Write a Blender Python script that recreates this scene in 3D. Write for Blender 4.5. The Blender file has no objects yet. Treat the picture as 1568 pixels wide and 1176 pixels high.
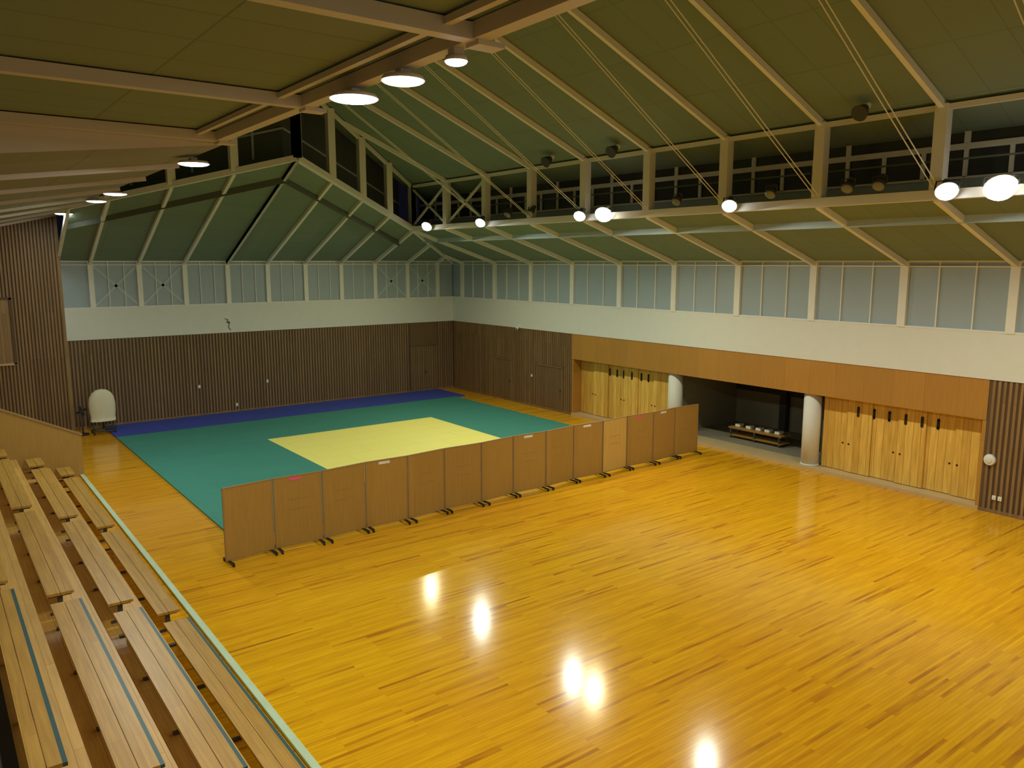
import bpy, bmesh, math, random
from mathutils import Vector, Matrix
random.seed(4)
sc=bpy.context.scene
sc.view_settings.view_transform='Standard'
sc.view_settings.look='None'

# ---------------------------------------------------------------- materials
def nmat(name):
    m=bpy.data.materials.new(name); m.use_nodes=True
    nt=m.node_tree; b=nt.nodes['Principled BSDF']
    return m,nt,b
def simple(name,col,rough=.6,noise=.12,nscale=3.0,metal=0.0,emit=None,es=0):
    m,nt,b=nmat(name)
    b.inputs['Roughness'].default_value=rough
    b.inputs['Metallic'].default_value=metal
    g=nt.nodes.new('ShaderNodeNewGeometry')
    n=nt.nodes.new('ShaderNodeTexNoise'); n.inputs['Scale'].default_value=nscale; n.inputs['Detail'].default_value=4
    nt.links.new(g.outputs['Position'],n.inputs['Vector'])
    mx=nt.nodes.new('ShaderNodeMix'); mx.data_type='RGBA'
    mx.inputs['A'].default_value=(*[c*(1-noise) for c in col],1)
    mx.inputs['B'].default_value=(*[min(1,c*(1+noise)) for c in col],1)
    nt.links.new(n.outputs['Fac'],mx.inputs['Factor'])
    nt.links.new(mx.outputs['Result'],b.inputs['Base Color'])
    if emit:
        b.inputs['Emission Color'].default_value=(*emit,1); b.inputs['Emission Strength'].default_value=es
    return m
def brick(nt,vec,w,h,mortar,c1,c2,cm,offset=.5):
    t=nt.nodes.new('ShaderNodeTexBrick')
    t.inputs['Scale'].default_value=1; t.inputs['Brick Width'].default_value=w; t.inputs['Row Height'].default_value=h
    t.inputs['Mortar Size'].default_value=mortar; t.inputs['Mortar Smooth'].default_value=.1
    t.inputs['Color1'].default_value=(*c1,1); t.inputs['Color2'].default_value=(*c2,1); t.inputs['Mortar'].default_value=(*cm,1)
    t.offset=offset
    nt.links.new(vec,t.inputs['Vector'])
    return t
def swz(nt,order,offs=(0,0,0)):
    g=nt.nodes.new('ShaderNodeNewGeometry'); s=nt.nodes.new('ShaderNodeSeparateXYZ'); c=nt.nodes.new('ShaderNodeCombineXYZ')
    nt.links.new(g.outputs['Position'],s.inputs[0])
    for i,o in enumerate(order):
        if o is None: continue
        a=nt.nodes.new('ShaderNodeMath'); a.operation='ADD'; a.inputs[1].default_value=offs[i]
        nt.links.new(s.outputs[o],a.inputs[0]); nt.links.new(a.outputs[0],c.inputs[i])
    return c.outputs[0]
def plank(name,order,w,h,c1,c2,cm,rough=.4,mortar=.004,dark=None,streak=.25,thr=.9,spec=None,gs=22,patch=None):
    m,nt,b=nmat(name)
    v=swz(nt,order,(100,100,0))
    t=brick(nt,v,w,h,mortar,c1,c2,cm,.37)
    out=t.outputs['Color']
    mp=nt.nodes.new('ShaderNodeMapping'); mp.inputs['Scale'].default_value=(1.2,gs,1)
    nt.links.new(v,mp.inputs['Vector'])
    n=nt.nodes.new('ShaderNodeTexNoise'); n.inputs['Scale'].default_value=1; n.inputs['Detail'].default_value=5
    nt.links.new(mp.outputs[0],n.inputs['Vector'])
    r=nt.nodes.new('ShaderNodeMapRange'); r.inputs['From Min'].default_value=.3; r.inputs['From Max'].default_value=.75
    r.inputs['To Min'].default_value=1-streak; r.inputs['To Max'].default_value=1+streak*.5
    nt.links.new(n.outputs['Fac'],r.inputs['Value'])
    mx=nt.nodes.new('ShaderNodeMix'); mx.data_type='RGBA'; mx.blend_type='MULTIPLY'; mx.inputs['Factor'].default_value=1
    nt.links.new(out,mx.inputs['A']); nt.links.new(r.outputs[0],mx.inputs['B']); out=mx.outputs['Result']
    if patch:   # large-scale noise tint multiplied over the planks
        n3=nt.nodes.new('ShaderNodeTexNoise'); n3.inputs['Scale'].default_value=.11; n3.inputs['Detail'].default_value=3
        nt.links.new(v,n3.inputs['Vector'])
        r3=nt.nodes.new('ShaderNodeMapRange'); r3.inputs['From Min'].default_value=.35; r3.inputs['From Max'].default_value=.65
        nt.links.new(n3.outputs['Fac'],r3.inputs['Value'])
        m3=nt.nodes.new('ShaderNodeMix'); m3.data_type='RGBA'; m3.blend_type='MULTIPLY'
        nt.links.new(r3.outputs[0],m3.inputs['Factor']); nt.links.new(out,m3.inputs['A']); m3.inputs['B'].default_value=(*patch,1)
        out=m3.outputs['Result']
    if dark:
        v2=swz(nt,order,(217.3,103*h*7,0))
        t2=brick(nt,v,w,h,0,(0,0,0),(1,1,1),(0,0,0),.37)
        cr=nt.nodes.new('ShaderNodeValToRGB'); cr.color_ramp.elements[0].position=thr; cr.color_ramp.elements[1].position=min(1,thr+.06)
        nt.links.new(t2.outputs['Color'],cr.inputs['Fac'])
        n4=nt.nodes.new('ShaderNodeTexNoise'); n4.inputs['Scale'].default_value=1; n4.inputs['Detail'].default_value=2
        mp4=nt.nodes.new('ShaderNodeMapping'); mp4.inputs['Scale'].default_value=(.9,5,1); nt.links.new(v2,mp4.inputs['Vector']); nt.links.new(mp4.outputs[0],n4.inputs['Vector'])
        ml=nt.nodes.new('ShaderNodeMath'); ml.operation='MULTIPLY'; nt.links.new(cr.outputs['Color'],ml.inputs[0])
        r4=nt.nodes.new('ShaderNodeMapRange'); r4.inputs['From Min'].default_value=.4; r4.inputs['From Max'].default_value=.62; nt.links.new(n4.outputs['Fac'],r4.inputs['Value'])
        nt.links.new(r4.outputs[0],ml.inputs[1])
        mx2=nt.nodes.new('ShaderNodeMix'); mx2.data_type='RGBA'
        nt.links.new(ml.outputs[0],mx2.inputs['Factor']); nt.links.new(out,mx2.inputs['A']); mx2.inputs['B'].default_value=(*dark,1)
        out=mx2.outputs['Result']
    nt.links.new(out,b.inputs['Base Color'])
    b.inputs['Roughness'].default_value=rough
    if spec is not None: b.inputs['Specular IOR Level'].default_value=spec
    return m

M_floor=plank('court_floor_wood',('X','Y',None),1.8,.065,(.84,.46,.012),(.72,.36,.010),(.54,.26,.010),rough=.14,mortar=.002,dark=(.44,.17,.012),thr=.88,streak=.16,spec=.2,gs=14,patch=(.93,.80,1))
M_tier=plank('tier_wood',('Y','X',None),2.5,.2,(.66,.38,.09),(.57,.32,.07),(.32,.17,.045),rough=.4,streak=.2)
M_bench=plank('bench_wood',('Y','X',None),3.0,.14,(.54,.305,.065),(.47,.26,.05),(.36,.19,.04),rough=.35,streak=.2,mortar=.003,spec=.35)
M_door=plank('pine_door',('Z','Y',None),4.0,.24,(.90,.58,.12),(.66,.37,.06),(.34,.18,.035),rough=.45,streak=.25,mortar=.006,gs=14)
M_header=plank('header_plywood',('Z','Y',None),3.0,.95,(.50,.25,.045),(.45,.22,.04),(.30,.14,.03),rough=.5,streak=.1)
M_slat=plank('slat_wood',('Z','Y',None),5.0,.14,(.34,.205,.085),(.24,.145,.06),(.09,.05,.03),rough=.5)
M_slatA=plank('slat_wood_back',('Z','X',None),5.0,.14,(.34,.215,.10),(.25,.16,.072),(.09,.05,.03),rough=.5)
M_slatback=simple('slat_backing',(.12,.072,.036),.8)
M_slatdoor=simple('slat_door_board',(.16,.098,.045),.6,.15,2)
M_slatL=plank('slat_wood_side',('Z','X',None),5.0,.12,(.42,.25,.10),(.28,.165,.065),(.1,.06,.02),rough=.5)
M_white=simple('painted_plaster',(.74,.76,.70),.8,.04)
M_steel=simple('cream_painted_steel',(.82,.81,.74),.5,.05)
M_steelp=simple('pinkish_painted_steel',(.60,.55,.50),.5,.05)
M_glass=simple('night_window_panel',(.37,.45,.50),.35,.08,1.0)
M_glassd=simple('dark_window_pane',(.04,.045,.045),.2,.05)
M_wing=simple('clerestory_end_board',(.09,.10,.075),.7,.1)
M_brace=simple('window_brace_paint',(.46,.54,.57),.6)
M_kick=simple('bluegrey_panel',(.42,.52,.54),.6,.05)
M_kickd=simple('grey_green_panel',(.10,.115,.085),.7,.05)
def matmat(name,c1,c2,cm):
    m,nt,b=nmat(name); v=swz(nt,('X','Y',None),(100,100,0))
    t=brick(nt,v,2.0,1.0,.008,c1,c2,cm,.5); nt.links.new(t.outputs['Color'],b.inputs['Base Color']); b.inputs['Roughness'].default_value=.6
    return m
M_teal=matmat('teal_tatami_vinyl',(.05,.27,.215),(.055,.285,.225),(.04,.2,.155))
M_yel=matmat('yellow_tatami_vinyl',(.97,.90,.22),(.97,.91,.24),(.8,.68,.14))
M_blue=matmat('blue_tatami_vinyl',(.045,.08,.45),(.05,.085,.47),(.03,.045,.28))
def ceil(name,c,seam):
    m,nt,b=nmat(name); v=swz(nt,('X','Y',None),(100,100,0))
    t=brick(nt,v,1.8,1.0,.012,c,tuple(k*.95 for k in c),seam,0.0); nt.links.new(t.outputs['Color'],b.inputs['Base Color']); b.inputs['Roughness'].default_value=.85
    return m
M_ceil=ceil('green_ceiling_board',(.205,.275,.21),(.155,.21,.155))
M_ceilL=ceil('side_ceiling_board',(.21,.27,.20),(.14,.17,.12))
M_ceilB=ceil('side_slope_board',(.25,.24,.17),(.16,.15,.11))
M_ply=plank('partition_plywood',('Z','X',None),6.0,1.24,(.48,.285,.066),(.43,.255,.058),(.43,.255,.058),rough=.5,streak=.1,mortar=0)
M_plyl=plank('partition_plywood_pale',('Z','X',None),6.0,1.24,(.70,.46,.13),(.67,.44,.12),(.67,.44,.12),rough=.5,streak=.1,mortar=0)
M_alu=simple('frame_edge_wood',(.35,.22,.09),.5)
M_black=simple('black_rubber',(.015,.015,.015),.6)
M_dark=simple('dark_metal',(.05,.05,.05),.5)
M_pink=simple('pink_label',(.85,.12,.30),.6)
M_paper=simple('white_label',(.85,.85,.80),.6)
M_rail=simple('pale_green_rail',(.52,.68,.50),.45)
M_tealtrim=simple('teal_trim',(.02,.08,.09),.4)
M_col=simple('white_column_paint',(.74,.75,.68),.6,.05)
M_cover=simple('beige_cover_cloth',(.72,.68,.50),.9,.08,6)
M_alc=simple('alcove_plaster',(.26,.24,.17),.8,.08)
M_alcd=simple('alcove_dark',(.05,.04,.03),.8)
M_sill=simple('pale_sill_wood',(.58,.43,.22),.5)
M_lensW=simple('lens_warm',(1,1,1),.3,emit=(1,.93,.76),es=9)
M_lensC=simple('lens_cool',(1,1,1),.3,emit=(.86,.94,1),es=9)
M_lensN=simple('unlit_lens',(.2,.22,.22),.15)

# ---------------------------------------------------------------- mesh builder
class MB:
    def __init__(s,name,mats):
        s.name=name; s.mats=mats if isinstance(mats,(list,tuple)) else [mats]; s.bm=bmesh.new()
    def _tag(s,vs,mi,smooth=False):
        fs=set(f for v in vs for f in v.link_faces)
        for f in fs: f.material_index=mi; f.smooth=smooth
    def box(s,c,d,mi=0,rot=None):
        m=Matrix.Translation(c)@(rot.to_4x4() if rot else Matrix.Identity(4))@Matrix.Diagonal((*d,1))
        r=bmesh.ops.create_cube(s.bm,size=1,matrix=m); s._tag(r['verts'],mi); return s
    def bb(s,x0,x1,y0,y1,z0,z1,mi=0):
        return s.box(((x0+x1)/2,(y0+y1)/2,(z0+z1)/2),(abs(x1-x0),abs(y1-y0),abs(z1-z0)),mi)
    def beam(s,p,q,w,h,mi=0,up=(0,0,1)):
        p=Vector(p);q=Vector(q);d=q-p;L=d.length;d.normalize()
        u=Vector(up); sd=d.cross(u)
        if sd.length<1e-4: sd=d.cross(Vector((0,1,0)))
        sd.normalize(); u2=sd.cross(d)
        R=Matrix((sd,d,u2)).transposed()
        return s.box((p+q)/2,(w,L,h),mi,R)
    def poly(s,pts,mi=0):
        f=s.bm.faces.new([s.bm.verts.new(p) for p in pts]); f.material_index=mi; return s
    def cyl(s,p,q,r1,r2=None,mi=0,seg=20):
        r2=r1 if r2 is None else r2
        p=Vector(p);q=Vector(q);d=q-p
        m=Matrix.Translation((p+q)/2)@d.to_track_quat('Z','Y').to_matrix().to_4x4()
        r=bmesh.ops.create_cone(s.bm,cap_ends=True,segments=seg,radius1=r1,radius2=r2,depth=d.length,matrix=m)
        s._tag(r['verts'],mi,seg>8)
        for v in r['verts']:
            for f in v.link_faces:
                if len(f.verts)>4: f.smooth=False
        return s
    def sph(s,c,sc_,mi=0,rot=None):
        m=Matrix.Translation(c)@(rot.to_4x4() if rot else Matrix.Identity(4))@Matrix.Diagonal((*sc_,1))
        r=bmesh.ops.create_uvsphere(s.bm,u_segments=20,v_segments=12,radius=1,matrix=m); s._tag(r['verts'],mi,True); return s
    def loft(s,rings,mi=0):
        prev=None
        for ring in rings:
            vs=[s.bm.verts.new(p) for p in ring]
            if prev:
                n=len(vs)
                for i in range(n):
                    f=s.bm.faces.new((prev[i],prev[(i+1)%n],vs[(i+1)%n],vs[i])); f.material_index=mi; f.smooth=True
            else:
                f=s.bm.faces.new(vs); f.material_index=mi
            prev=vs
        f=s.bm.faces.new(prev[::-1]); f.material_index=mi
        return s
    def done(s,parent=None,bevel=0):
        me=bpy.data.meshes.new(s.name)
        vs=[v.co for v in s.bm.verts]
        c=Vector(((min(v.x for v in vs)+max(v.x for v in vs))/2,(min(v.y for v in vs)+max(v.y for v in vs))/2,min(v.z for v in vs)))
        bmesh.ops.translate(s.bm,verts=s.bm.verts,vec=-c)
        s.bm.normal_update(); s.bm.to_mesh(me); s.bm.free()
        for m in s.mats: me.materials.append(m)
        o=bpy.data.objects.new(s.name,me); sc.collection.objects.link(o); o.location=c
        if parent:
            o.parent=parent; o.location=c-parent.location
        if bevel:
            b=o.modifiers.new('bevel','BEVEL'); b.width=bevel; b.segments=2; b.limit_method='ANGLE'
        return o

# ---------------------------------------------------------------- dimensions
XB=23.7; YA=37.0; XL=-3.0; YN=-3.0
XT=18.95; XTL=4.7; XR=11.5
ZB0,ZB1,ZW=3.75,5.05,7.0
ZC=8.5; ZTOP=10.55
ZF=9.3           # flat side ceiling
SL=.41
def ztopR(x): return ZTOP+SL*(XT-x)
ZR=ztopR(XR)
def ztopL(x): return ZR-SL*(XR-x)
NY=[-3,0,3,6,9,12,15,18,21,24,27,30,33]
VR=[(XR+(XT-XR)*k/4, 28.3+(33-28.3)*k/4, 10.7+(ZC-10.7)*k/4) for k in range(5)]
VLx=[XR,9.63,7.76,5.89,XTL]
VL=[(x,28.3+4.7*(XR-x)/(XR-XTL),10.7+(8.95-10.7)*(XR-x)/(XR-XTL)) for x in VLx]

# ---------------------------------------------------------------- floor
MB('floor',[M_floor]).bb(XL,30,YN,38,-.2,0).done()

# ---------------------------------------------------------------- back wall (far, y=YA)
w=MB('wall_back',[M_slatback,M_slatA,M_white,M_sill])
w.bb(XTL,XB+.3,YA,YA+.3,0,ZB0,0)
x=XTL+.1
while x<XB-.05:
    if not 20.9<x<22.7: w.bb(x,x+.07,YA-.035,YA,.1,ZB0-.02,1)
    x+=.14
w.bb(XTL,XB+.3,YA-.05,YA+.3,ZB0,ZB1,2)
w.bb(XTL,XB,YA-.05,YA,0,.1,1)
w.done()
d=MB('door_1',[M_slatdoor,M_slatback,M_slatA]); d.bb(20.95,22.65,YA-.04,YA,0.1,2.5,0)
x=21.0
while x<22.6: d.bb(x,x+.05,YA-.055,YA-.04,.15,2.45,2); x+=.14
for xx in (20.94,22.66): d.bb(xx-.03,xx+.03,YA-.07,YA,0.1,2.55,0)
d.bb(20.94,22.64,YA-.07,YA,2.49,2.55,0); d.bb(20.94,22.64,YA-.035,YA,2.55,ZB0-.02,0); d.bb(21.8,21.9,YA-.09,YA-.055,1.0,1.12,1); d.done()
g=MB('window_1',[M_glass,M_steel,M_brace])
g.bb(XTL,XB,YA+.02,YA+.1,ZB1,ZW,0)
feet=[5.89,7.76,9.63]+[v[0] for v in VR]+[20.85,22.7]
for i,fx in enumerate(feet):
    g.bb(fx-.1,fx+.1,YA-.08,YA+.02,ZB1,ZW,1)
    for s_ in (.35,.68):
        if i<len(feet)-1:
            xx=fx+(feet[i+1]-fx)*s_; g.bb(xx-.014,xx+.014,YA-.03,YA+.02,ZB1,ZW,1)
g.bb(XTL,XB,YA-.04,YA+.02,ZW-.17,ZW-.13,1); g.bb(XTL,XB,YA-.06,YA+.02,ZW-.03,ZW+.02,1); g.bb(XTL,XB,YA-.06,YA+.02,ZB1,ZB1+.05,1)
for a,b in ((5.99,7.66),(7.86,9.53),(19.05,20.75),(20.95,22.6)):
    g.beam((a,YA+.01,ZB1+.1),(b,YA+.01,ZW-.2),.03,.11,2); g.beam((a,YA+.01,ZW-.2),(b,YA+.01,ZB1+.1),.03,.11,2)
g.done()

# ---------------------------------------------------------------- right wall (x=XB)
w=MB('wall_right',[M_slatback,M_slat,M_white,M_header,M_sill])
w.bb(XB,XB+.3,27.0,YA+.3,0,ZB0,0); w.bb(XB,XB+.3,YN,9.4,0,ZB0,0)
y=YN+.05
while y<YA-.1:
    inside=(9.3<y<27.0) or 31.4<y<33.0 or 27.5<y<29.6
    if not inside: w.bb(XB-.035,XB,y,y+.07,.1,ZB0-.02,1)
    elif (31.4<y<33.0 or 27.5<y<29.6): w.bb(XB-.035,XB,y,y+.07,2.15,ZB0-.02,1)
    y+=.14
w.bb(XB-.05,XB,YN,9.4,0,.1,1); w.bb(XB-.05,XB,27,YA,0,.1,1)
w.bb(XB-.05,XB+.3,YN,YA+.3,ZB0,ZB1,2)
w.bb(XB-.02,XB+.12,9.4,27.0,2.6,ZB0,3)
w.bb(XB+.12,XB+.9,9.4,27.0,2.6,2.7,0)
for yy in (9.4,26.9): w.bb(XB,XB+.9,yy,yy+.1,0,2.62,3)
w.bb(XB-.03,XB+.9,9.4,27.0,0,.1,4)
w.done()
for nm,(a,b) in (('door_2',(31.5,32.95)),('door_3',(27.6,29.5))):
    d=MB(nm,[M_slatdoor,M_slat,M_slatback]); d.bb(XB-.04,XB,a,b,.1,2.1,0)
    y=a+.05
    while y<b-.05: d.bb(XB-.05,XB-.04,y,y+.04,.15,2.05,1); y+=.14
    for yy in (a,b): d.bb(XB-.07,XB,yy-.03,yy+.03,.1,2.13,1)
    d.bb(XB-.07,XB,a,b,2.08,2.14,1); d.bb(XB-.1,XB-.05,a+.12,a+.2,1.0,1.08,2); d.done()
g=MB('window_2',[M_glass,M_steel])
g.bb(XB+.02,XB+.1,YN,YA,ZB1,ZW,0)
ny2=NY+[36]
for i,fy in enumerate(ny2):
    g.bb(XB-.08,XB+.02,fy-.12,fy+.12,ZB1,ZW,1)
    for s_ in (1.0,2.0):
        if fy+s_<YA: g.bb(XB-.03,XB+.02,fy+s_-.016,fy+s_+.016,ZB1,ZW,1)
g.bb(XB-.04,XB+.02,YN,YA,ZW-.17,ZW-.13,1); g.bb(XB-.06,XB+.02,YN,YA,ZW-.03,ZW+.02,1); g.bb(XB-.06,XB+.02,YN,YA,ZB1,ZB1+.05,1)
g.done()
# sliding doors
def sliding(a,b,slots):
    n=6; step=(b-a)/n
    for i in range(n):
        o=MB('sliding_door',[M_door,M_black,M_alu]); xx=XB+.42+(i%2)*.06
        y0=a+i*step; o.bb(xx,xx+.05,y0,y0+step,.12,2.6,0)
        for sy in slots:
            if y0<=sy<y0+step:
                o.box((xx,sy,2.17),(.03,.085,.26),1); o.cyl((xx-.015,sy,2.30),(xx+.02,sy,2.30),.0425,None,1); o.cyl((xx-.015,sy,2.04),(xx+.02,sy,2.04),.0425,None,1)
        o.cyl((xx-.012,y0+.12 if i%2 else y0+step-.12,1.05),(xx+.01,y0+.12 if i%2 else y0+step-.12,1.05),.03,None,1)
        o.done()
sliding(9.52,14.64,[10.9,11.35,11.85,12.4,12.9,13.4])
sliding(21.46,26.88,[22.7,23.1,23.6,24.1,24.55,25.0])
for cy in (15.0,21.1):
    c=MB('round_column',[M_col]); c.cyl((XB+.35,cy,.1),(XB+.35,cy,2.6),.29,None,0,40); c.cyl((XB+.35,cy,.1),(XB+.35,cy,.16),.31,None,0,40); c.done()
# alcove
w=MB('wall_alcove',[M_alc,M_alcd,M_sill])
w.bb(XB+4.5,XB+4.7,15,21.3,.1,2.7,0); w.bb(XB+.9,XB+4.6,21.25,21.4,.1,2.7,0); w.bb(XB+.9,XB+4.6,14.8,14.95,.1,2.7,0)
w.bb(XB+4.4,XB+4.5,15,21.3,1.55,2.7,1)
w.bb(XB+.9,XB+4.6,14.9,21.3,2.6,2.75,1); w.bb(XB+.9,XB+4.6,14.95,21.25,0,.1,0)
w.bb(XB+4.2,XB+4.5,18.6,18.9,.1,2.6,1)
w.done()
b=MB('equipment_bench',[M_bench,M_dark]); bx=XB+1.9
b.bb(bx-.3,bx+.3,17.0,19.4,.48,.54,0); b.bb(bx-.3,bx+.3,17.0,19.4,.2,.23,0)
for yy in (17.1,18.2,19.3):
    for xx in (bx-.26,bx+.26): b.bb(xx-.03,xx+.03,yy-.03,yy+.03,.1,.48,1)
b.done()
for k,yy in enumerate((17.3,17.75,18.15,18.6,19.1)):
    r=MB('folded_towel',[M_paper]); r.box((bx,yy,.54+.06),(.3,.22,.12)); r.done(bevel=.03)
r=MB('round_wall_bell',[M_paper,M_col]); r.cyl((XB-.12,9.2,1.5),(XB-.035,9.2,1.5),.13,.17,0,32); r.sph((XB-.12,9.2,1.5),(.03,.1,.1),1); r.done()
r=MB('security_camera',[M_paper,M_black]); r.bb(XB-.1,XB-.05,30.85,30.95,3.8,3.9,0); r.cyl((XB-.09,30.9,3.8),(XB-.3,30.8,3.72),.05,.06,0); r.cyl((XB-.3,30.8,3.72),(XB-.31,30.795,3.718),.04,None,1); r.done()
for (xx,zz) in ((9.95,1.36),(13.1,1.33),(11.6,.35)):
    r=MB('wall_outlet',[M_paper,M_black]); r.bb(xx-.05,xx+.05,YA-.055,YA-.035,zz-.07,zz+.07,0)
    for k in (-.02,.02): r.bb(xx+k-.004,xx+k+.004,YA-.058,YA-.05,zz,zz+.03,1)
    r.done(bevel=.004)
for (yy,zz) in ((29.9,1.5),(9.0,.45),(8.85,.45)):
    r=MB('wall_switch',[M_paper,M_col]); r.bb(XB-.07,XB-.035,yy-.05,yy+.05,zz-.06,zz+.06,0); r.bb(XB-.08,XB-.07,yy-.02,yy+.02,zz-.03,zz+.03,1); r.done(bevel=.004)
r=MB('dangling_cable',[M_black])
pts=[(11.25,4.40),(11.4,4.34),(11.33,4.25),(11.45,4.2),(11.4,4.0),(11.5,3.86)]
for a_,b_ in zip(pts,pts[1:]): r.cyl((a_[0],YA-.07,a_[1]),(b_[0],YA-.07,b_[1]),.012,None,0,8)
r.box((11.42,YA-.07,4.22),(.09,.03,.07)); r.done()

# ---------------------------------------------------------------- left slatted wall + side/near walls
w=MB('wall_side_wood',[M_slatback,M_slatL]); yw=36.3
w.bb(XL,XTL,yw,YA+.3,0,8.9,0)
x=XL+.05
while x<XTL-.05:
    if not (1.2<x<2.9): w.bb(x,x+.06,yw-.04,yw,.05,8.85,1)
    else:
        w.bb(x,x+.06,yw-.04,yw,5.6,8.85,1); w.bb(x,x+.06,yw-.04,yw,.05,3.0,1)
    x+=.12
w.bb(XTL-.08,XTL+.03,yw-.06,YA,0,8.85,1)
w.done()
d=MB('door_4',[M_slatL,M_slatback,M_sill]); d.bb(1.25,2.9,yw-.06,yw,3.05,5.55,0)
for xx in (1.25,2.9): d.bb(xx-.05,xx+.05,yw-.09,yw,3.0,5.6,1)
d.bb(1.2,2.95,yw-.09,yw,5.53,5.62,1); d.bb(1.2,2.95,yw-.09,yw,2.98,3.06,2); d.done()
MB('wall_left',[M_slatL]).bb(XL-.2,XL,YN,YA,0,9.3).done()
MB('wall_front',[M_white]).bb(XL,XB,YN-.2,YN,0,13.8).done()

# ---------------------------------------------------------------- ceiling
c=MB('ceiling',[M_ceil,M_ceilL,M_steelp,M_ceilB])
c.poly([(XT+1.3,YN,ztopR(XT+1.3)),(XT+1.3,34.6,ztopR(XT+1.3)),(XR,29.6,ZR),(XR,YN,ZR)],0)
c.poly([(XR,YN,ZR),(XR,29.6,ZR),(XTL-1.2,34.6,ztopL(XTL-1.2)),(XTL-1.2,YN,ztopL(XTL-1.2))],0)
c.poly([(XB,YN,ZW),(XB,33,ZW),(XT,33,ZC),(XT,YN,ZC)],0)
c.poly([(XB,33,ZW),(XB,YA,ZW),(XT,33,ZC)],0)
c.poly([(XB,YA,ZW),(XT,YA,ZW),VR[4]],0)
for a,b in zip(VR,VR[1:]): c.poly([(a[0],YA,ZW),(b[0],YA,ZW),b,a],0)
for a,b in zip(VL,VL[1:]): c.poly([(a[0],YA,ZW),(b[0],YA,ZW),b,a],0)
def zl(x,y):
    k=(y-15)/22
    return (9.08-.23*k)-(.12+.13*k)*(XTL-x)
n=8
for i in range(n):
    y0=15+22*i/n;y1=15+22*(i+1)/n
    c.poly([(XTL,y0,zl(XTL,y0)),(XTL,y1,zl(XTL,y1)),(XL,y1,zl(XL,y1)),(XL,y0,zl(XL,y0))],3)
c.poly([(XTL,YN,ZF),(XTL,15,ZF),(XL,15,ZF),(XL,YN,ZF)],1)
c.poly([(XTL,15,ZF),(XTL,15,zl(XTL,15)),(XL,15,zl(XL,15)),(XL,15,ZF)],2)
c.poly([(XTL-1.2,YN,ZF),(XTL-1.2,YA,ZF),(XTL-1.2,YA,ztopL(XTL-1.2)),(XTL-1.2,YN,ztopL(XTL-1.2))],0)
c.done()

# ---------------------------------------------------------------- clerestory behind truss
w=MB('wall_clerestory',[M_kick,M_steel,M_glassd,M_kickd,M_wing])
xo=XT+1.3
w.bb(XT+.15,xo,YN,33,ZC-.06,ZC,3)
w.bb(xo,xo+.1,YN,34.6,ZC-.6,8.98,0)
w.bb(xo+.02,xo+.1,YN,34.6,8.98,10.1,2)
w.bb(xo-.06,xo,YN,34.6,9.62,9.76,1); w.bb(xo-.05,xo,YN,34.6,8.95,9.0,1)
yy=YN; i=0
while yy<34:
    w.bb(xo-.05,xo,yy-.05,yy+.05,8.98,9.65,1)
    if i%3==0: w.bb(xo-.04,xo,yy-.07,yy+.07,9.7,10.1,1)
    yy+=1.0; i+=1
w.bb(XT+.5,XT+.54,YN,33,9.3,9.34,3)
def wing(P,side):
    off=Vector((0,1.3,0))
    ztf=ztopR if side>0 else ztopL
    for a,b in zip(P,P[1:]):
        A=Vector(a)+off;B=Vector(b)+off
        w.poly([A+Vector((0,0,-.8)),B+Vector((0,0,-.8)),B+Vector((0,0,.3)),A+Vector((0,0,.3))],3)
        w.poly([A+Vector((0,0,.3)),B+Vector((0,0,.3)),Vector((B.x,B.y,ztf(B.x)+.2)),Vector((A.x,A.y,ztf(A.x)+.2))],4)
        w.beam(A+Vector((0,-.05,1.2)),B+Vector((0,-.05,1.2)),.05,.07,0)
        C=A.lerp(B,.5); w.beam(C+Vector((0,-.05,.3)),Vector((C.x,C.y-.05,ztf(C.x))),.08,.06,0)
wing(VR,1); wing(VL,-1)
w.done()

# ---------------------------------------------------------------- steel: trusses and rafters
t=MB('roof_truss',[M_steel])
t.beam((XT,YN,ZC),(XT,33.1,ZC),.28,.22); t.beam((XT,YN,ZTOP-.12),(XT,33,ZTOP-.12),.12,.12)
for y in NY: t.bb(XT-.13,XT+.13,y-.14,y+.14,ZC,ZTOP-.05)
for a,b in ((30,33),(27,30)):
    t.beam((XT,a,ZC+.1),(XT,b,ZTOP-.2),.08,.08); t.beam((XT,a,ZTOP-.2),(XT,b,ZC+.1),.08,.08)
for P,zt in ((VR,ztopR),(VL,ztopL)):
    for a,b in zip(P,P[1:]):
        t.beam(a,b,.22,.20)
        t.beam((a[0],a[1],zt(a[0])-.12),(b[0],b[1],zt(b[0])-.12),.12,.12)
    for a in P: t.bb(a[0]-.14,a[0]+.14,a[1]-.14,a[1]+.14,a[2],zt(a[0])-.05)
t.done()
t=MB('lighting_truss',[M_steelp,M_steel])
t.bb(XTL-.16,XTL+.02,YN,33,9.13,ZF-.01); t.bb(XTL-.5,XTL-.42,YN,15,9.2,9.27)
for y in NY: t.bb(XTL-.1,XTL+.02,y-.1,y+.1,ZF,ztopL(XTL))
t.done()
t=MB('ceiling_rib',[M_steelp])
for y in (2.6,6.75,11.0,14.9):
    t.bb(XL,XTL+.1,y-.08,y+.08,9.12,ZF-.02)
    t.bb(XTL-.12,XTL+.2,y-.11,y+.11,9.08,9.13)
t.done()
t=MB('rafter',[M_steel,M_steelp])
for y in NY:
    if y<=33:
        t.beam((XB-.05,y,ZW-.08),(XT,y,ZC-.08),.13,.16)
        xa=XR if y<28.3 else XR+(XT-XR)*(y-28.3)/4.7
        if y<33: t.beam((XT,y,ZTOP-.1),(xa,y,ztopR(xa)-.1),.12,.16)
        if y<27.5: t.beam((XTL,y,ztopL(XTL)-.1),(XR,y,ZR-.1),.12,.16)
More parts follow.
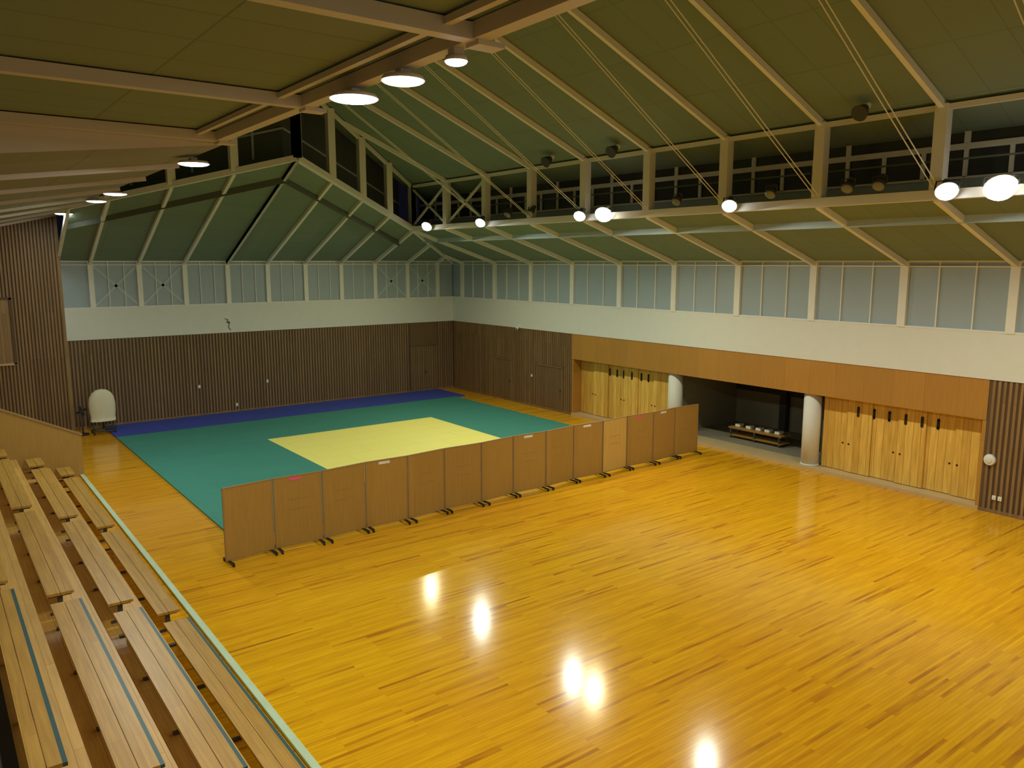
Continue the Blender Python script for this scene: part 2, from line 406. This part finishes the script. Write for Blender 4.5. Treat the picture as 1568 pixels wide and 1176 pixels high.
t.beam((XB,YA,ZW-.05),(XT,33,ZC-.05),.13,.16)
t.beam((XB-.05,36,ZW-.08),(XB-(XB-XT)*.25,36,ZW+.3),.13,.14)
for P in (VR,VL):
    for a in P: t.beam((a[0],YA-.05,ZW-.08),(a[0],a[1],a[2]-.08),.12,.15)
for fx in (20.85,22.7):
    k=(XB-fx)/(XB-XT); t.beam((fx,YA-.05,ZW-.08),(fx,YA-4.0*k,ZW+1.5*k-.08),.12,.15)
for y in (18,21,24,27,30,33,36): t.beam((XTL,y,zl(XTL,y)-.05),(XL,y,zl(XL,y)-.05),.1,.1,1)
t.done()
t=MB('tension_rod',[M_steel])
for y in NY[2:]:
    if y<29:
        for dy in (-.06,.06):
            t.cyl((XT,y+dy,ZC+.1),(XR,y+dy,ZR-.25),.013,None,0,6)
t.done()

# ---------------------------------------------------------------- floodlights
def lamp(ob,pos,d,size,power,col):
    L=bpy.data.lights.new('lamp','AREA'); L.shape='DISK'; L.size=size; L.energy=power; L.color=col
    lo=bpy.data.objects.new('lamp',L); sc.collection.objects.link(lo)
    lo.parent=ob; lo.location=pos-ob.location
    lo.rotation_euler=d.to_track_quat('-Z','Y').to_euler()
WARM=(1,.89,.55); COOL=(.94,1,.88)
def flood(pos,d,warm,power,lit=True,r=.2):
    pos=Vector(pos); d=Vector(d).normalized()
    o=MB('floodlight',[M_dark,(M_lensW if warm else M_lensC) if lit else M_lensN,M_steel])
    o.cyl(pos-d*.36,pos-d*.18,.06,.1,0); o.cyl(pos-d*.18,pos,.1,r,0); o.cyl(pos,pos+d*.03,r,r,2 if lit else 0)
    q=d.to_track_quat('Z','Y').to_matrix()
    o.sph(pos+d*.03,(r*.92,r*.92,r*.6 if lit else .04),1,q)
    side=Vector((0,1,0))
    for s_ in (-1,1): o.beam(pos+side*s_*(r+.02)-d*.05,pos+side*s_*(r+.02)+Vector((.05,0,.22)),.03,.02,0,up=(1,0,0))
    o.beam(pos-side*(r+.03)+Vector((.05,0,.22)),pos+side*(r+.03)+Vector((.05,0,.22)),.03,.02,0)
    ob=o.done()
    if lit: lamp(ob,pos+d*(r*.6+.08),Vector((-.22,-.12,-.96)).normalized(),r*1.1,power,WARM if warm else COOL)
def highbay(pos,warm,power,r):
    pos=Vector(pos); d=Vector((0,0,-1))
    o=MB('low_profile_floodlight',[M_steelp,M_lensW if warm else M_lensC])
    o.cyl(pos+Vector((0,0,.05)),pos,r*.9,r,0,28); o.sph(pos,(r*.96,r*.96,.045),1)
    o.bb(pos.x-.06,pos.x+.06,pos.y-.06,pos.y+.06,pos.z+.05,pos.z+.12,0)
    ob=o.done(); lamp(ob,pos-Vector((0,0,.06)),d,r*1.3,power,WARM if warm else COOL)
PW=185
for y,wm,r in ((2,False,.2),(7.5,True,.33),(8.6,False,.24),(14.5,False,.21),(19.6,True,.30),(20.8,False,.21),(26.8,False,.21),(31.0,True,.24)):
    flood((XT-.42,y,8.55),(-.60,-.38,-.62),wm,PW*(1.2 if wm else 1)*(.7 if y>30 else 1),True,r)
for y,wm,r in ((1.5,False,.3),(8.2,True,.25),(9.45,False,.31),(16.6,False,.3),(24.2,False,.3),(27,False,.28),(33.5,False,.3)):
    z=9.01 if y<15 else zl(XTL,y)-.17
    highbay((XTL-.08,y,z),wm,PW*(.9 if y<30 else .4),r)
highbay((XTL-.08,7.1,9.01),False,40,.12)
for y in (10.2,11.0,13.2,16.5,23.6,25.0):
    flood((XT-.38,y,8.78),(-.6,-.1,-.6),False,0,False,.15)
for y in (10.6,19.0,22.3):
    sp=MB('ceiling_speaker',[M_dark,M_steel]); z=ztopR(XT-.6)-.25
    sp.cyl((XT-.5,y,z+.05),(XT-.75,y,z-.1),.1,.2,0); sp.cyl((XT-.5,y,z+.05),(XT-.35,y,z+.2),.1,.08,1); sp.bb(XT-.45,XT-.4,y-.02,y+.02,z,z+.42,1); sp.done()

# ---------------------------------------------------------------- judo mats
m=MB('judo_mat',[M_teal,M_yel,M_blue])
zt=.05
m.bb(5.9,10.6,19.6,34.2,.0,zt,0); m.bb(18.1,22.0,19.6,34.2,0,zt,0); m.bb(10.6,18.1,30.2,34.2,0,zt,0); m.bb(10.6,18.1,19.6,22.4,0,zt,0)
m.bb(10.6,18.1,22.4,30.2,0,zt,1); m.bb(5.9,22.6,34.2,36.85,0,zt,2)
m.done()

# ---------------------------------------------------------------- partition screens
P0=Vector((5.2,18.1,0)); P1=Vector((22.55,18.7,0)); N=14
for i in range(N):
    a=P0.lerp(P1,i/N); b_=P0.lerp(P1,(i+1)/N)
    j=.04 if i%2 else -.04
    a=a+Vector((.012,j,0)); b_=b_+Vector((-.012,-j,0))
    pale=(i==10)
    o=MB('partition_screen',[M_plyl if pale else M_ply,M_alu,M_black,M_pink,M_paper])
    H=1.83
    o.beam(a+Vector((0,0,(H+.1)/2)),b_+Vector((0,0,(H+.1)/2)),.035,H-.1,0)
    dr=(b_-a).normalized(); nn=Vector((dr.y,-dr.x,0))
    for p in (a+dr*.015,b_-dr*.015): o.beam(p+Vector((0,0,.08)),p+Vector((0,0,H)),.03,.04,1)
    for z in (.1,H): o.beam(a+Vector((0,0,z)),b_+Vector((0,0,z)),.045,.025,1)
    if i%3!=0:
        for z in (1.25,1.0): o.beam(a+dr*.35+nn*.019+Vector((0,0,z)),b_-dr*.35+nn*.019+Vector((0,0,z)),.004,.01,1)
    for p in (a+dr*.08,b_-dr*.08):
        o.beam(p-nn*.28+Vector((0,0,.07)),p+nn*.28+Vector((0,0,.07)),.05,.035,2)
        for s_ in (-1,1): o.cyl(p+nn*.26*s_+dr*-.02+Vector((0,0,.035)),p+nn*.26*s_+dr*.02+Vector((0,0,.035)),.035,None,2)
    lab={1:3,3:4,7:4,9:4,11:3,12:4}.get(i)
    if lab:
        c_=a.lerp(b_,.45); o.beam(c_-dr*.16+nn*.02+Vector((0,0,H-.07)),c_+dr*.16+nn*.02+Vector((0,0,H-.07)),.006,.07,lab)
    o.done()

# ---------------------------------------------------------------- bleachers
s=MB('bleacher_tier',[M_tier,M_black,M_sill])
ye=28.7
for k,(xr,z) in enumerate(((2.95,.42),(2.05,.84),(1.12,1.26))):
    s.bb(XL+.02,xr,1.2,ye,z-.42,z,0)
s.bb(XL+.02,.45,1.2,ye,1.26,1.32,1)  # black slab stands in for the darkness of an open gap here
s.done()
MB('bleacher_rail',[M_rail]).bb(3.78,3.9,1.2,ye,0,.07).done(bevel=.01)
segs=[(27.45,28.55),(21.4,27.0),(15.25,20.9),(9.1,14.8),(2.9,8.65)]
for k,(xr,z,wd) in enumerate(((3.49,.42,.4),(2.70,.84,.42),(1.76,1.26,.42),(.80,1.68,.30))):
    for a,b_ in segs:
        o=MB('bleacher_bench',[M_bench,M_dark,M_tealtrim])
        o.bb(xr-wd,xr-wd/2-.004,a,b_,z-.05,z,0); o.bb(xr-wd/2+.004,xr,a,b_,z-.05,z,0)
        n=max(2,int((b_-a)/1.8)+1)
        for i in range(n):
            yy=a+.12+(b_-a-.24)*i/(n-1)
            o.bb(xr-wd+.03,xr-.03,yy-.03,yy+.03,z-.1,z-.05,1); o.bb(xr-wd/2-.04,xr-wd/2+.04,yy-.03,yy+.03,z-.42,z-.1,1); o.bb(xr-wd+.05,xr-.05,yy-.04,yy+.04,z-.42,z-.39,1)
        if b_<15: o.bb(xr,xr+.05,a,b_,z-.05,z-.005,2)
        o.done()
o=MB('bleacher_end_guard',[M_ply,M_alu])
def gz(x): return 1.38+(3.92-x)*.49
pts=[(XL+.02,0),(3.92,0),(3.92,gz(3.92)),(XL+.02,gz(XL))]
A=[(p[0],ye+.02,p[1]) for p in pts]; B=[(p[0],ye+.08,p[1]) for p in pts]
o.poly(A,0); o.poly(B[::-1],0)
for i in range(4): j=(i+1)%4; o.poly([A[j],A[i],B[i],B[j]],0)
o.beam((XL+.05,ye+.05,gz(XL)+.02),(3.95,ye+.05,gz(3.95)+.02),.1,.05,1)
o.done()
# gallery where the photographer stands
o=MB('gallery_floor',[M_tier]); o.bb(XL,XB,YN,.1,5.2,5.4); o.done()
o=MB('gallery_railing',[M_steel])
o.bb(XL+.02,XB-.1,.02,.06,6.3,6.35)
xx=XL+.1
while xx<XB-.1: o.bb(xx-.015,xx+.015,.03,.06,5.4,6.3); xx+=1.0
o.done()

# ---------------------------------------------------------------- covered industrial fan
cx,cy=5.7,35.6
f=MB('covered_floor_fan',[M_cover,M_dark,M_black,M_alu])
rings=[]
for z,wd,dp in ((.52,.47,.24),(.7,.46,.22),(.95,.49,.22),(1.25,.50,.22),(1.5,.46,.20),(1.68,.36,.17),(1.8,.2,.1),(1.83,.06,.03)):
    ring=[]
    for i in range(28):
        a=2*math.pi*i/28
        wv=1+.05*math.sin(a*7+z*3)*max(0,(1.3-z))
        ca,sa=math.cos(a),math.sin(a)
        ring.append((cx+wd*wv*math.copysign(abs(ca)**.8,ca),cy+dp*wv*math.copysign(abs(sa)**.8,sa),z))
    rings.append(ring)
f.loft(rings,0)
f.cyl((cx,cy,.2),(cx,cy,1.0),.04,None,1)
f.beam((cx-.42,cy-.25,.14),(cx+.42,cy-.25,.14),.05,.05,1); f.beam((cx-.42,cy+.25,.14),(cx+.42,cy+.25,.14),.05,.05,1)
for s_ in (-1,1):
    f.beam((cx+.35*s_,cy-.25,.14),(cx+.35*s_,cy+.25,.14),.05,.05,1); f.beam((cx+.35*s_,cy,.14),(cx+.35*s_,cy,.6),.04,.04,1)
    for t_ in (-1,1): f.cyl((cx+.4*s_-.02,cy+.25*t_,.07),(cx+.4*s_+.02,cy+.25*t_,.07),.07,None,2)
f.beam((cx-.35,cy,.2),(cx+.35,cy,.2),.05,.05,1)
f.done()
f=MB('floor_fan',[M_dark,M_black]); cx2,cy2=4.95,35.7
f.cyl((cx2,cy2,0),(cx2,cy2,.05),.22,None,1); f.cyl((cx2,cy2,.05),(cx2,cy2,.9),.025,None,0)
f.cyl((cx2,cy2+.1,1.0),(cx2,cy2-.02,1.0),.07,None,1)
for r_ in (.08,.16,.24):
    for i in range(20):
        a0=2*math.pi*i/20;a1=2*math.pi*(i+1)/20
        f.beam((cx2+r_*math.cos(a0),cy2-.12,1+r_*math.sin(a0)),(cx2+r_*math.cos(a1),cy2-.12,1+r_*math.sin(a1)),.012,.012,0)
for i in range(12):
    a0=2*math.pi*i/12; f.beam((cx2,cy2-.13,1),(cx2+.24*math.cos(a0),cy2-.12,1+.24*math.sin(a0)),.008,.008,0)
for i in range(4):
    a0=2*math.pi*i/4+.4; f.beam((cx2,cy2-.06,1),(cx2+.2*math.cos(a0),cy2-.06,1+.2*math.sin(a0)),.1,.02,1,up=(0,1,.4))
f.done()

# ---------------------------------------------------------------- world + camera
wd=bpy.data.worlds.new('night'); wd.use_nodes=True; sc.world=wd
wd.node_tree.nodes['Background'].inputs[0].default_value=(.01,.012,.02,1); wd.node_tree.nodes['Background'].inputs[1].default_value=.3
cam=bpy.data.cameras.new('camera'); co=bpy.data.objects.new('camera',cam); sc.collection.objects.link(co)
cam.sensor_width=36; cam.lens=36*1210/1568; cam.clip_start=.05; cam.clip_end=200
co.location=(0,0,7); co.rotation_euler=(math.radians(90-8.83),0,math.radians(-36.9))
sc.camera=co
